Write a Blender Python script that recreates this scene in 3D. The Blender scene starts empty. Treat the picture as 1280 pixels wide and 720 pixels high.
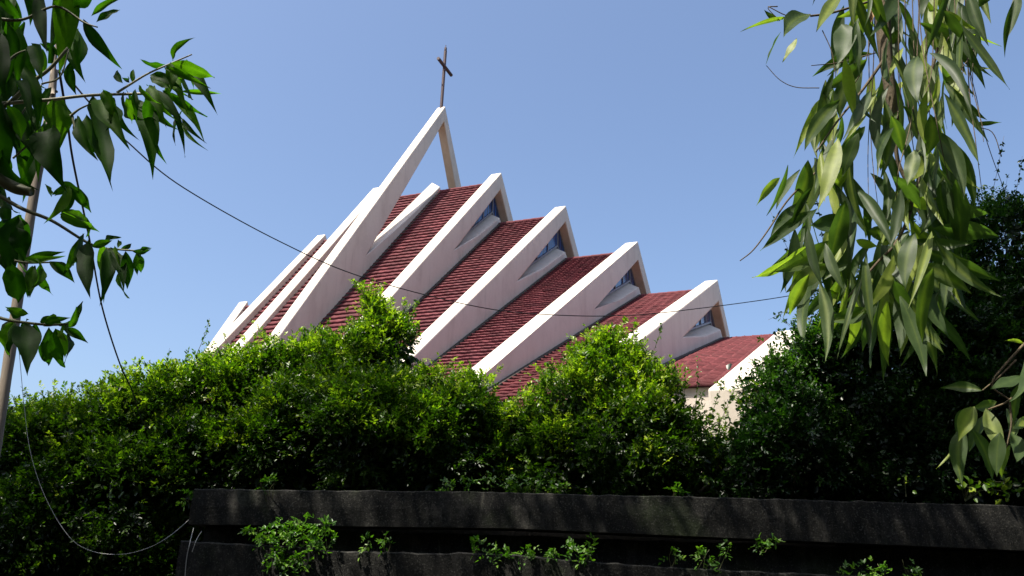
import bpy, bmesh, math
import numpy as np
from mathutils import Vector, Matrix
rng = np.random.default_rng(11)
scene = bpy.context.scene
COL = scene.collection

# ------------------------------------------------------------------ camera
F = 1017.6
PH = math.radians(19.586); RO = math.radians(1.787); TH = math.radians(21.721)
_r = np.array([1, 0, 0.]); FW = np.array([0, math.cos(PH), math.sin(PH)]); _u = np.array([0, -math.sin(PH), math.cos(PH)])
RT = math.cos(RO)*_r + math.sin(RO)*_u
UP = -math.sin(RO)*_r + math.cos(RO)*_u
CAM = np.array([0, 0, 1.6])
cam = bpy.data.cameras.new("camera"); camo = bpy.data.objects.new("camera", cam); COL.objects.link(camo)
m = Matrix.Identity(4)
for i in range(3):
    m[i][0], m[i][1], m[i][2], m[i][3] = RT[i], UP[i], -FW[i], CAM[i]
camo.matrix_world = m
cam.sensor_width = 36; cam.lens = F/1280*36
cam.clip_start = .05; cam.clip_end = 3000
scene.camera = camo

def at(px, py, y):
    """world point seen at photo pixel (px,py), y metres in front of the camera"""
    d = FW + RT*(px-640)/F + UP*(360-py)/F
    return CAM + d*(y/d[1])

# ------------------------------------------------------------------ helpers
def tag(o, label=None, cat=None, group=None, kind=None):
    if label: o['label'] = label
    if cat: o['category'] = cat
    if group: o['group'] = group
    if kind: o['kind'] = kind
    return o
def empty(name, loc=(0, 0, 0)):
    o = bpy.data.objects.new(name, None); o.location = Vector(loc); o.empty_display_size = .2
    COL.objects.link(o); return o
def place(o, parent):
    if parent is not None:
        o.parent = parent
        o.location = -parent.location      # parts are written in world coordinates
def mesh_np(name, verts, faces, mat, parent=None, tint=None, smooth=False):
    """faces: (n,k) int array, all the same size"""
    verts = np.asarray(verts, dtype=np.float32); faces = np.asarray(faces, dtype=np.int32)
    me = bpy.data.meshes.new(name)
    nf, k = faces.shape
    me.vertices.add(len(verts)); me.vertices.foreach_set('co', verts.ravel())
    me.loops.add(nf*k); me.loops.foreach_set('vertex_index', faces.ravel())
    me.polygons.add(nf); me.polygons.foreach_set('loop_start', np.arange(nf, dtype=np.int32)*k)
    me.polygons.foreach_set('loop_total', np.full(nf, k, dtype=np.int32))
    if smooth: me.polygons.foreach_set('use_smooth', np.ones(nf, dtype=bool))
    me.update(calc_edges=True)
    if tint is not None:
        a = me.attributes.new('tint', 'FLOAT', 'POINT'); a.data.foreach_set('value', np.asarray(tint, dtype=np.float32))
    me.materials.append(mat)
    o = bpy.data.objects.new(name, me); COL.objects.link(o); place(o, parent)
    return o
def mesh_bm(name, bm, mat, parent=None, smooth=False, bevel=0):
    bmesh.ops.recalc_face_normals(bm, faces=bm.faces)
    me = bpy.data.meshes.new(name); bm.to_mesh(me); bm.free(); me.materials.append(mat)
    if smooth:
        for p in me.polygons: p.use_smooth = True
    o = bpy.data.objects.new(name, me); COL.objects.link(o); place(o, parent)
    if bevel:
        b = o.modifiers.new('bevel', 'BEVEL'); b.width = bevel; b.segments = 2; b.limit_method = 'ANGLE'; b.angle_limit = math.radians(35)
    return o
def unit(v):
    v = np.asarray(v, float); return v/np.linalg.norm(v, axis=-1, keepdims=True)
def spline(pts, n):
    """Catmull-Rom through pts, n samples per span"""
    P = [np.asarray(p, float) for p in pts]
    if len(P) == 2: return np.array([P[0]+(P[1]-P[0])*t for t in np.linspace(0, 1, n+1)])
    P = [2*P[0]-P[1]] + P + [2*P[-1]-P[-2]]
    out = []
    for i in range(1, len(P)-2):
        for t in np.linspace(0, 1, n, endpoint=False):
            a, b, c, d = P[i-1], P[i], P[i+1], P[i+2]
            out.append(.5*((2*b)+(-a+c)*t+(2*a-5*b+4*c-d)*t*t+(-a+3*b-3*c+d)*t**3))
    out.append(P[-2]); return np.array(out)
class Tubes:
    def __init__(s): s.v = []; s.f = []; s.n = 0
    def add(s, pts, r0, r1=None, sides=6, wob=0):
        pts = np.asarray(pts, float); r1 = r0 if r1 is None else r1
        k = len(pts); T = unit(np.gradient(pts, axis=0)); ref = np.array([.3, .2, .93]) if abs(T[0][2]) < .9 else np.array([1, .1, 0.])
        for i in range(k):
            A = unit(np.cross(T[i], ref)); B = np.cross(T[i], A); r = r0+(r1-r0)*i/(k-1)
            if wob: r *= 1+wob*math.sin(i*1.7)*math.sin(i*.6+1)
            for j in range(sides):
                t = 2*math.pi*j/sides; s.v.append(pts[i]+r*(A*math.cos(t)+B*math.sin(t)))
        for i in range(k-1):
            for j in range(sides):
                a = s.n+i*sides+j; b = s.n+i*sides+(j+1) % sides
                s.f.append((a, b, b+sides, a+sides))
        for i in (0, k-1):                       # cap
            s.v.append(pts[i]); c = s.n+k*sides+(0 if i == 0 else 1)
            for j in range(0, sides, 2):
                a = s.n+i*sides
                s.f.append((c, a+j, a+(j+1) % sides, a+(j+2) % sides))
        s.n += k*sides+2
        return s
    def build(s, name, mat, parent=None): return mesh_np(name, s.v, s.f, mat, parent, smooth=True)

# ------------------------------------------------------------------ materials
class NT:
    def __init__(s, name):
        s.m = bpy.data.materials.new(name); s.m.use_nodes = True; s.t = s.m.node_tree; s.t.nodes.clear()
        s.out = s.t.nodes.new('ShaderNodeOutputMaterial')
    def n(s, typ, **kw):
        nd = s.t.nodes.new(typ)
        for k, v in kw.items():
            if k in nd.inputs: nd.inputs[k].default_value = v
            else: setattr(nd, k, v)
        return nd
    def l(s, a, b): s.t.links.new(a, b)
    def ramp(s, fac, stops):
        r = s.t.nodes.new('ShaderNodeValToRGB'); e = r.color_ramp.elements
        e[0].position = stops[0][0]; e[0].color = (*stops[0][1], 1)
        e[1].position = stops[-1][0]; e[1].color = (*stops[-1][1], 1)
        for p, c in stops[1:-1]:
            x = e.new(p); x.color = (*c, 1)
        s.l(fac, r.inputs[0]); return r.outputs[0]
    def noise(s, scale, detail=6, rough=.6, vec=None):
        nz = s.n('ShaderNodeTexNoise'); nz.inputs['Scale'].default_value = scale; nz.inputs['Detail'].default_value = detail; nz.inputs['Roughness'].default_value = rough
        if vec is None: vec = s.n('ShaderNodeTexCoord').outputs['Object']
        s.l(vec, nz.inputs['Vector'])
        return nz.outputs['Fac']
    def mapped(s, scale=(1, 1, 1), rot=(0, 0, 0)):
        tc = s.n('ShaderNodeTexCoord'); mp = s.n('ShaderNodeMapping'); mp.inputs['Scale'].default_value = scale; mp.inputs['Rotation'].default_value = rot
        s.l(tc.outputs['Object'], mp.inputs['Vector']); return mp.outputs['Vector']
    def mix(s, fac, a, b, mode='MIX'):
        x = s.n('ShaderNodeMix', data_type='RGBA', blend_type=mode)
        for sock, v in ((x.inputs[0], fac), (x.inputs[6], a), (x.inputs[7], b)):
            if hasattr(v, 'is_linked') or hasattr(v, 'links'): s.l(v, sock)
            else: sock.default_value = v if isinstance(v, (int, float)) else (*v, 1)
        return x.outputs[2]
    def bump(s, h, strength, dist):
        b = s.n('ShaderNodeBump'); b.inputs['Strength'].default_value = strength; b.inputs['Distance'].default_value = dist
        s.l(h, b.inputs['Height']); return b.outputs[0]
    def princ(s, col, rough=.6, normal=None, spec=None, metal=0):
        p = s.n('ShaderNodeBsdfPrincipled')
        if hasattr(col, 'links'): s.l(col, p.inputs['Base Color'])
        else: p.inputs['Base Color'].default_value = (*col, 1)
        if hasattr(rough, 'links'): s.l(rough, p.inputs['Roughness'])
        else: p.inputs['Roughness'].default_value = rough
        if spec is not None: p.inputs['Specular IOR Level'].default_value = spec
        p.inputs['Metallic'].default_value = metal
        if normal is not None: s.l(normal, p.inputs['Normal'])
        return p
    def done(s, sh): s.l(sh.outputs[0] if hasattr(sh, 'outputs') else sh, s.out.inputs[0]); return s.m

def leaf_mat(name, dark, mid, light, trans, rough=.4, tmix=.35, spec=.5, vein=0):
    """tint attribute 0..1 picks the leaf colour, painted sun and shade included, back-light passes through"""
    t = NT(name); at_ = t.n('ShaderNodeAttribute', attribute_name='tint')
    c = t.ramp(at_.outputs['Fac'], [(0, dark), (.55, mid), (1, light)])
    if vein:
        nz = t.noise(vein, 3, .6)
        c = t.mix(.35, c, t.ramp(nz, [(.3, (.45, .5, .4)), (.7, (1.25, 1.25, 1.1))]), 'MULTIPLY')
    p = t.princ(c, rough, spec=spec)
    tr = t.n('ShaderNodeBsdfTranslucent')
    ct = t.mix(1.0, c, trans, 'MULTIPLY'); t.l(ct, tr.inputs['Color'])
    mx = t.n('ShaderNodeMixShader'); mx.inputs[0].default_value = tmix
    t.l(p.outputs[0], mx.inputs[1]); t.l(tr.outputs[0], mx.inputs[2])
    return t.done(mx)

M = {}
# painted concrete: white emulsion, faint grime streaks that run down the slope
t = NT('white_paint')
v = t.mapped((1, 1, .25)); nz = t.noise(1.6, 8, .65, v); nf = t.noise(26, 4, .6)
c = t.ramp(nz, [(.28, (.50, .42, .345)), (.45, (.60, .525, .435)), (.75, (.64, .57, .48))])
c = t.mix(t.ramp(t.noise(1.1, 6, .75), [(.5, (0, 0, 0)), (.72, (.4, .4, .4))]), c, (.40, .345, .27))
c = t.mix(.12, c, t.ramp(nf, [(.3, (.4, .35, .3)), (.6, (.66, .60, .55))]))
v2 = t.mapped((1.3, 1.3, .12)); st = t.noise(3.0, 5, .7, v2)
c = t.mix(t.ramp(st, [(.60, (0, 0, 0)), (.76, (.55, .55, .55))]), c, (.33, .29, .24))
M['white'] = t.done(t.princ(c, .75, t.bump(t.noise(14, 8, .7), .25, .01)))
t = NT('soffit_bounce')
nz = t.noise(2.0, 6, .6, t.mapped((1, 1, .3)))
M['tan'] = t.done(t.princ(t.ramp(nz, [(.3, (.46, .33, .22)), (.7, (.60, .47, .34))]), .8))  # warm bounce light on the undersides, painted in as a tan colour
# concrete roof tiles
t = NT('roof_tile')
at_ = t.n('ShaderNodeAttribute', attribute_name='tint')
c = t.ramp(at_.outputs['Fac'], [(0, (.080, .015, .019)), (.5, (.135, .027, .033)), (1, (.205, .05, .056))])
nz = t.noise(.5, 6, .7); n2 = t.noise(9, 7, .75)
c = t.mix(t.ramp(nz, [(.45, (0, 0, 0)), (.75, (.45, .45, .45))]), c, (.075, .03, .03))
c = t.mix(t.ramp(n2, [(.55, (0, 0, 0)), (.8, (.5, .5, .5))]), c, (.24, .11, .105))
M['tile'] = t.done(t.princ(c, .8, t.bump(t.noise(30, 6, .7), .3, .01), spec=.3))
t = NT('mossy_mortar_shade'); M['moss_shade'] = t.done(t.princ(t.ramp(t.noise(7, 6, .8), [(.35, (.012, .012, .009)), (.55, (.035, .03, .022)), (.75, (.10, .06, .05))]), .9))
t = NT('cross_metal'); M['cross'] = t.done(t.princ(t.ramp(t.noise(6), [(.3, (.035, .018, .016)), (.7, (.085, .04, .035))]), .55))
t = NT('window_glass')
M['glass'] = t.done(t.princ(t.ramp(t.noise(1.0, 2, .5, t.mapped((9, 9, .05))), [(.38, (.006, .012, .025)), (.5, (.012, .05, .16)), (.62, (.02, .10, .30))]), .12, spec=.35))
t = NT('window_frame'); M['frame'] = t.done(t.princ(t.ramp(t.noise(5), [(.3, (.13, .13, .135)), (.7, (.26, .26, .27))]), .5))
# old mossy concrete of the garden wall, black stains running down
t = NT('stained_concrete')
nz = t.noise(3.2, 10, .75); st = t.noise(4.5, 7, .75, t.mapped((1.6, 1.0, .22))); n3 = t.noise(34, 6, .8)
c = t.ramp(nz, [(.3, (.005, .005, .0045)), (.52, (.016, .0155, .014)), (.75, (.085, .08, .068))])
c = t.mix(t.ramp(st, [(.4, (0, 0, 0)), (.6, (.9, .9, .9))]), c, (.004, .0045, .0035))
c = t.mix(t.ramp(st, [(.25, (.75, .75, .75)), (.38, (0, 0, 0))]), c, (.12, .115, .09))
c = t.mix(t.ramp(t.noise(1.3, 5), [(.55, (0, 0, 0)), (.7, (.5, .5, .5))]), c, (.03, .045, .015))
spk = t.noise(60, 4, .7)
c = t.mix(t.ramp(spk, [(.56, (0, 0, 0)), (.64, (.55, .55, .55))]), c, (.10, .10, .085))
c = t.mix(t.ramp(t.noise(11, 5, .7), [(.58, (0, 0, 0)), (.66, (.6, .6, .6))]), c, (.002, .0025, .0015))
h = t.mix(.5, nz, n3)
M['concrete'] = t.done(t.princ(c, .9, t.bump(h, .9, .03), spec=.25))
t = NT('wall_joint'); M['joint'] = t.done(t.princ((.012, .012, .011), .95))
t = NT('soil'); c = t.ramp(t.noise(5, 8, .7), [(.3, (.012, .010, .007)), (.7, (.05, .04, .028))])
M['soil'] = t.done(t.princ(c, .95, t.bump(t.noise(12, 8, .8), .8, .05)))
t = NT('bark'); c = t.ramp(t.noise(9, 8, .7, t.mapped((1, 1, .25))), [(.3, (.06, .045, .03)), (.7, (.22, .17, .12))])
M['bark'] = t.done(t.princ(c, .9, t.bump(t.noise(18, 8, .8), .8, .02)))
t = NT('bark_brown'); c = t.ramp(t.noise(14, 8, .7, t.mapped((1, 1, .2))), [(.3, (.045, .03, .016)), (.7, (.15, .11, .055))])
M['bark_brown'] = t.done(t.princ(c, .8, t.bump(t.noise(24, 8, .8), .6, .01)))
t = NT('pole_wood'); c = t.ramp(t.noise(16, 7, .7, t.mapped((1, 1, .12))), [(.25, (.10, .075, .055)), (.5, (.26, .215, .165)), (.8, (.40, .35, .28))])
M['pole'] = t.done(t.princ(c, .7, t.bump(t.noise(30, 6, .7, t.mapped((1, 1, .1))), .5, .004)))
t = NT('twig_green'); M['twig'] = t.done(t.princ(t.ramp(t.noise(20), [(.3, (.05, .06, .02)), (.7, (.15, .15, .06))]), .6))
t = NT('twig_pale'); M['twig_pale'] = t.done(t.princ(t.ramp(t.noise(30), [(.3, (.22, .2, .13)), (.7, (.42, .40, .28))]), .5))
t = NT('cable_black'); M['cable'] = t.done(t.princ((.012, .012, .013), .45))
t = NT('cord_pale'); M['cord'] = t.done(t.princ((.42, .41, .38), .4))
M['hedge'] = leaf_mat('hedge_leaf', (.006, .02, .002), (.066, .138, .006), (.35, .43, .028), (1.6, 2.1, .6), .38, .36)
M['vine'] = leaf_mat('vine_leaf', (.005, .016, .003), (.018, .055, .006), (.08, .16, .018), (1.4, 2.0, .6), .4, .3)
M['broad'] = leaf_mat('broad_leaf', (.006, .022, .002), (.020, .06, .004), (.075, .15, .010), (2.0, 2.8, .5), .6, .55, .12, vein=70)
M['euc'] = leaf_mat('eucalyptus_leaf', (.022, .044, .014), (.062, .10, .034), (.26, .31, .06), (1.9, 2.5, .6), .5, .42, .3, vein=45)
M['weed'] = leaf_mat('weed_leaf', (.02, .06, .006), (.06, .15, .012), (.16, .28, .03), (1.5, 2.0, .5), .4, .35)

# ------------------------------------------------------------------ world, sun
s_loc = None
a3 = np.array([math.cos(TH), -math.sin(TH), 0]); n3_ = np.array([-math.sin(TH), -math.cos(TH), 0])
sun_dir = unit(a3*-.20 + n3_*.38 + np.array([0, 0, .905]))
el = math.asin(sun_dir[2]); az = math.atan2(sun_dir[0], sun_dir[1])      # clockwise from +Y
w = bpy.data.worlds.new("World"); scene.world = w; w.use_nodes = True
wt = w.node_tree; bg = wt.nodes['Background']
sky = wt.nodes.new('ShaderNodeTexSky'); sky.sky_type = 'NISHITA'; sky.sun_disc = False
sky.sun_elevation = el; sky.sun_rotation = az; sky.altitude = 100; sky.air_density = 1.0; sky.dust_density = 3.6; sky.ozone_density = 3.8
wt.links.new(sky.outputs[0], bg.inputs[0]); bg.inputs[1].default_value = .12
sl = bpy.data.lights.new("sun", 'SUN'); sl.energy = 4.8; sl.angle = math.radians(.5); sl.color = (1, .93, .82)
so = bpy.data.objects.new("sun", sl); COL.objects.link(so)
so.rotation_euler = Vector(sun_dir).to_track_quat('Z', 'Y').to_euler(); so.location = (0, 0, 60)

# ------------------------------------------------------------------ ground
nx, ny = 140, 140
gx = np.sign(np.linspace(-1, 1, nx))*np.abs(np.linspace(-1, 1, nx))**3.2*900
gy = np.concatenate([np.linspace(-60, 5, 16), np.linspace(5.6, 11, 30), np.geomspace(11.6, 1400, ny-46)])
X, Y = np.meshgrid(gx, gy, indexing='ij')
def ground_z(x, y):
    sm = lambda e0, e1, v: (lambda q: q*q*(3-2*q))(np.clip((v-e0)/(e1-e0), 0, 1))
    right = sm(8.2, 8.5, y); left = sm(8.0, 10.0, y)
    k = sm(-3.6, -3.1, x)
    h = 2.2*(right*k + left*(1-k)) + .04*np.sin(x*1.3)*np.cos(y*.9)
    return h
Z = ground_z(X, Y)
idx = np.arange(nx*len(gy)).reshape(nx, len(gy))
faces = np.stack([idx[:-1, :-1], idx[1:, :-1], idx[1:, 1:], idx[:-1, 1:]], -1).reshape(-1, 4)
g = mesh_np('ground', np.stack([X, Y, Z], -1).reshape(-1, 3), faces, M['soil'], smooth=True); tag(g, kind='structure')

# ------------------------------------------------------------------ church
D = 34.0
_d = FW + RT*(556.6-640)/F + UP*(360-132.75)/F
P0g = CAM + _d*(D/_d[1]); P0g[2] = 0
def W(u, w, z): return P0g + a3*u + n3_*w + np.array([0, 0, z])
GZ = 1.9                                           # church floor level
church = empty('church', W(3, 0, GZ))
tag(church, 'white church with stepped red tiled roofs, sharp A-shaped ribs and a dark cross on top', 'church')

def rib(name, uR, th, H, so_, wend, zend_base, hole=None, base=None, uRb=None, mirror=True):
    """A-shaped rib between u=uR-th and uR: outer slope so_, apex H. base=(zb, sb): underside line zb-sb*w.
    hole=(zi, wt, zt, zl): inner apex height, tip of the opening, sill apex height."""
    obs = []
    bm = bmesh.new()
    for side in (1, -1):
        zb, sb = base
        outer = [(0, H), (wend, H-so_*wend), (wend, GZ-.3)]
        wi = wend-.9
        under = [(wi, GZ-.3), (wi, zb-sb*wi), (0, zb)]
        if hole:
            zi, wt_, zt, zl = hole
            f = outer+under+[(0, zl-.28), (wt_*.5, (zl+zt)/2-.26), (wt_, zt), (0, zi)]
            bk = outer+under+[(0, zl), (wt_*.5, (zl+zt)/2), (wt_, zt), (0, zi)]
        else:
            f = bk = outer+under
        vf = [bm.verts.new(W(uR, side*p[0], p[1])) for p in f]
        vb = [bm.verts.new(W(uR-th, side*p[0], p[1])) for p in bk]
        k = len(f)
        for i in range(k):
            j = (i+1) % k
            if f[i][0] == 0 and f[j][0] == 0: continue      # the seam at the ridge
            bm.faces.new((vf[i], vf[j], vb[j], vb[i]))
        bm.faces.new(vf); bm.faces.new(vb[::-1])
    bmesh.ops.remove_doubles(bm, verts=bm.verts, dist=1e-4)
    bmesh.ops.triangulate(bm, faces=[f for f in bm.faces if len(f.verts) > 4], quad_method='BEAUTY', ngon_method='EAR_CLIP')
    return mesh_bm(name, bm, M['white'], church, bevel=.035)

def soffit(parent, uR, th, zi, so_, zl, wt_, zt):
    """thin lining under both legs inside the opening, tan from painted bounce light"""
    bm = bmesh.new()
    for side in (1, -1):
        p = [(0, zi-.002), (wt_*.97, zt+(zi-zt)*.03-.002)]
        q = [(0, zi-.03), (wt_*.97, zt+(zi-zt)*.03-.03)]
        vs = []
        for u in (uR-.03, uR-th+.02):
            vs.append([bm.verts.new(W(u, side*a, b)) for a, b in (p[0], p[1], q[1], q[0])])
        A, B = vs
        for i in range(4):
            bm.faces.new((A[i], A[(i+1) % 4], B[(i+1) % 4], B[i]))
        bm.faces.new(A); bm.faces.new(B[::-1])
    return mesh_bm('soffit', bm, M['tan'], parent)

def window(uR, th, hole, nm):
    zi, wt_, zt, zl = hole
    ug = uR-th+.10
    fr = bmesh.new()
    def bar(p, q, wd=.05, dp=.06):
        p = np.array(p, float); q = np.array(q, float); dd = unit(q-p); nn = np.array([-dd[1], dd[0]])*wd/2
        c = [p+nn, q+nn, q-nn, p-nn]
        A = [fr.verts.new(W(ug+dp, *x)) for x in c]; B = [fr.verts.new(W(ug-.01, *x)) for x in c]
        for i in range(4): fr.faces.new((A[i], A[(i+1) % 4], B[(i+1) % 4], B[i]))
        fr.faces.new(A); fr.faces.new(B[::-1])
    so2 = (zi-zt)/wt_; sl2 = (zl-zt)/wt_
    for side in (1, -1):
        for i in range(1, nm+1):
            ww = wt_*.92*i/(nm+1)*1.0
            bar((side*ww, zi-so2*ww-.02), (side*ww, zl-sl2*ww+.0), .045)
        bar((side*.02, zi-.08), (side*wt_*.9, zi-so2*wt_*.9-.05), .07)
        bar((side*.02, zl+.04), (side*wt_*.9, zl-sl2*wt_*.9+.04), .07)
    bar((0, zi-.05), (0, zl), .07)
    f = mesh_bm('window', fr, M['frame'], church)
    bm = bmesh.new()
    for side in (1, -1):
        pts = [(0, zi), (wt_, zt), (0, zl)]
        A = [bm.verts.new(W(ug+.02, side*a, b)) for a, b in pts]; B = [bm.verts.new(W(ug-.005, side*a, b)) for a, b in pts]
        bm.faces.new(A); bm.faces.new(B[::-1])
    gl = mesh_bm('pane', bm, M['glass'], None); gl.parent = f
    return f

def tiled_roof(uL, uR, zr, s, wend, far=True):
    """interlocking concrete tiles in stepped courses on both slopes"""
    for side in ((1, -1) if far else (1,)):
        c = 1/math.hypot(1, s); pitch = .30; L = wend/c; n = int(L/pitch)+1
        tw = .30; step = tw/6
        us = np.arange(uL, uR+step, step); us[-1] = uR
        k = len(us)
        V = []; Tn = []; Fc = []; base = 0
        prof = (.024 if s < .4 else .015)*np.cos((us/tw)*2*math.pi)+.006*np.cos((us/tw)*4*math.pi+.6)-.022*(np.abs((us/tw) % 1-.5) > .42)
        tid = np.floor(us/tw).astype(int)
        for i in range(n):
            off = 0.0
            tid = np.floor(us/tw+off).astype(int)
            jit = rng.normal(0, .004, tid.max()-tid.min()+2)[tid-tid.min()]
            tn = np.clip(rng.normal(.5, .22, tid.max()-tid.min()+2), 0, 1)[tid-tid.min()]
            sag = .012*math.sin(i*.37+uL)
            rows = []
            for d, hgt in ((i*pitch-.03, .004), ((i+1)*pitch, .078), ((i+1)*pitch-.012, .0)):
                d = max(d, 0)
                wv = d*c; z0 = zr-s*wv
                hh = hgt+prof*(.4 if hgt < .03 else 1)+jit+sag*0
                # offset along the slope normal
                row = np.array([W(u, side*(wv+h_*s*c), z0+h_*c) for u, h_ in zip(us, hh)])
                rows.append(row); V.append(row); Tn.append(tn*(1 if hgt > .03 else .8))
            for r_ in range(2):
                a0 = base+r_*k; q = np.arange(k-1)
                Fc.append(np.stack([a0+q, a0+q+1, a0+q+1+k, a0+q+k], -1))
            base += 3*k
        mesh_np('roof', np.concatenate(V), np.concatenate(Fc), M['tile'], church, tint=np.concatenate(Tn))
    # deck under the tiles, ridge capping
    bm = bmesh.new()
    for side in (1, -1):
        vs = [bm.verts.new(W(u, side*w_, zr-s*w_+dz)) for dz in (-.03, -.18) for u, w_ in ((uL, 0), (uR, 0), (uR, wend+.1), (uL, wend+.1))]
        for q in ((0, 1, 2, 3), (7, 6, 5, 4), (0, 4, 5, 1), (1, 5, 6, 2), (2, 6, 7, 3), (3, 7, 4, 0)): bm.faces.new([vs[i] for i in q])
    mesh_bm('roof_deck', bm, M['white'], church)
    V = []; Fc = []; b = 0
    u = uL
    while u < uR-.05:
        u2 = min(u+.42, uR)
        for uu, rr in ((u, .085), (u2, .072)):
            for q in range(9):
                an = math.pi*(q/8*1.3-.15)
                V.append(W(uu, rr*1.5*math.cos(an), zr-.01+rr*math.sin(an)))
        for q in range(8): Fc.append((b+q, b+q+1, b+q+10, b+q+9))
        b += 18; u = u2-.03 if u2 < uR else uR
    mesh_np('ridge_cap', V, Fc, M['tile'], church, tint=rng.uniform(.3, .7, len(V)))

# right-hand ribs: uR, thickness, apex, outer slope, leg end, underside line, opening
R = [
    (0.0,  .42, 22.87, 1.415, 14.2, (18.40, 1.09), (22.05, 5.61, 13.0, 18.85)),
    (3.06, .50, 18.80, 1.010, 15.8, (16.35, .85), (17.98, 4.28, 13.38, 16.85)),
    (6.12, .50, 16.72, .788, 16.8, (14.30, .64), (15.98, 5.44, 11.37, 14.85)),
    (9.20, .50, 14.66, .602, 17.4, (12.40, .475), (13.88, 6.60, 9.68, 12.95)),
    (12.29, .50, 12.68, .448, 17.6, (10.38, .335), (11.82, 8.56, 7.99, 10.95)),
]
seg = [(18.30, 1.09, 12.7), (16.25, .85, 14.4), (14.22, .64, 15.4), (12.30, .475, 16.0), (10.28, .335, 16.3)]
for i, (uR, th, H, so_, we, base, hole) in enumerate(R):
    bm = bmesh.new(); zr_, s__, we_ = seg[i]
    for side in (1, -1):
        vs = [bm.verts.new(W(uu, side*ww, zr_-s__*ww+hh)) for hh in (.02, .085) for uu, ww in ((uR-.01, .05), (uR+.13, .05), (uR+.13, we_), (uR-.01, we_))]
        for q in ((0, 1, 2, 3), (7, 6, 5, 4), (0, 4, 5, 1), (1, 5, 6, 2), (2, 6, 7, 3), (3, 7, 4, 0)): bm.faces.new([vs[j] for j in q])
    mesh_bm('rib_shade_strip', bm, M['moss_shade'], church)  # dark strip at the rib base: mossy mortar line plus painted shadow
    rb = rib('roof_rib', uR, th, H, so_, we, 0, hole, (base[0]-.35, base[1]))
    s_ = soffit(None, uR, th, hole[0], so_, hole[3], hole[1], hole[2]); s_.parent = rb
    if i: window(uR, th, hole, (0, 3, 3, 4, 5)[i])
    zr, s, we2 = seg[i]
    uN = (R[i+1][0]-R[i+1][1]) if i < 4 else 14.34
    tiled_roof(uR-.02, uN+.02, zr, s, we2)
# front gable rib with the full white gable wall under it
def solid_rib(uR, th, H, so_, wend, uRf=None, zlow=None):
    bm = bmesh.new()
    pts = [(-wend, GZ-.3), (-wend, H-so_*wend), (0, H), (wend, H-so_*wend), (wend, GZ-.3)]
    A = [bm.verts.new(W(uR, *p)) for p in pts]; B = [bm.verts.new(W(uR-th, *p)) for p in pts]
    for i in range(5): bm.faces.new((A[i], A[(i+1) % 5], B[(i+1) % 5], B[i]))
    bm.faces.new(A); bm.faces.new(B[::-1])
    return mesh_bm('roof_rib', bm, M['white'], church, bevel=.035)
solid_rib(15.12, .80, 10.45, .330, 19.3)
# ribs stepping down behind the tallest one
solid_rib(-3.10, .50, 19.05, 1.25, 12.0)
solid_rib(-6.02, .46, 16.95, 1.20, 11.5)
solid_rib(-10.10, .50, 13.93, 1.64, 7.0)
tiled_roof(-3.12, -.40, 18.30, 1.19, 11.8)
tiled_roof(-6.04, -3.58, 16.55, 1.22, 11.0)
tiled_roof(-10.12, -6.46, 13.6, 1.60, 6.6)
# side walls below the eaves
def boxuw(bm, u0, u1, w0, w1, z0, z1):
    vs = [bm.verts.new(W(u, w_, z)) for z in (z0, z1) for u, w_ in ((u0, w0), (u1, w0), (u1, w1), (u0, w1))]
    for q in ((0, 1, 2, 3), (7, 6, 5, 4), (0, 4, 5, 1), (1, 5, 6, 2), (2, 6, 7, 3), (3, 7, 4, 0)): bm.faces.new([vs[i] for i in q])
ends = [(-10.1, -6.48, 5.9, 13.6-1.6*5.9), (-6.0, -3.62, 10.2, 16.55-1.22*10.2), (-3.08, -.44, 11.0, 18.3-1.19*11), (.02, 2.54, 11.8, 18.3-1.09*11.8), (3.08, 5.6, 13.5, 16.25-.85*13.5),
        (6.14, 8.68, 14.5, 14.22-.64*14.5), (9.22, 11.77, 15.1, 12.3-.475*15.1), (12.31, 14.44, 16.42, 10.28-.335*16.42+.06)]
for u0, u1, ww, zz in ends:
    for sgn in (1, -1):
        bm = bmesh.new(); boxuw(bm, u0, u1, *(sorted((sgn*ww, sgn*(ww-.3)))), GZ-.3, zz-.22); mesh_bm('wall', bm, M['white'], church)
# cross on the tallest rib
bm = bmesh.new()
def tub(bm, p, q, r, k=10):
    p = np.array(p); q = np.array(q); T = unit(q-p); A = unit(np.cross(T, [.1, .3, 1] if abs(T[2]) < .9 else [1, 0, 0])); B = np.cross(T, A)
    ra = [[bm.verts.new(x+r*(A*math.cos(2*math.pi*j/k)+B*math.sin(2*math.pi*j/k))) for j in range(k)] for x in (p, q)]
    for j in range(k): bm.faces.new((ra[0][j], ra[0][(j+1) % k], ra[1][(j+1) % k], ra[1][j]))
    bm.faces.new(ra[0]); bm.faces.new(ra[1][::-1])
tub(bm, W(-.21, 0, 22.6), W(-.19, 0, 26.05), .078)
tub(bm, W(-.16, -.74, 25.12), W(-.16, .76, 25.12), .085)
tub(bm, W(-.19, 0, 26.04), W(-.19, 0, 26.10), .05)
tub(bm, W(-.19, 0, 26.10), W(-.19, 0, 26.24), .065)
tub(bm, W(-.19, 0, 26.24), W(-.19, 0, 26.40), .02)
tub(bm, W(-.21, 0, 24.1), W(-.21, .12, 24.1), .02)
mesh_bm('cross', bm, M['cross'], church)

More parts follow.
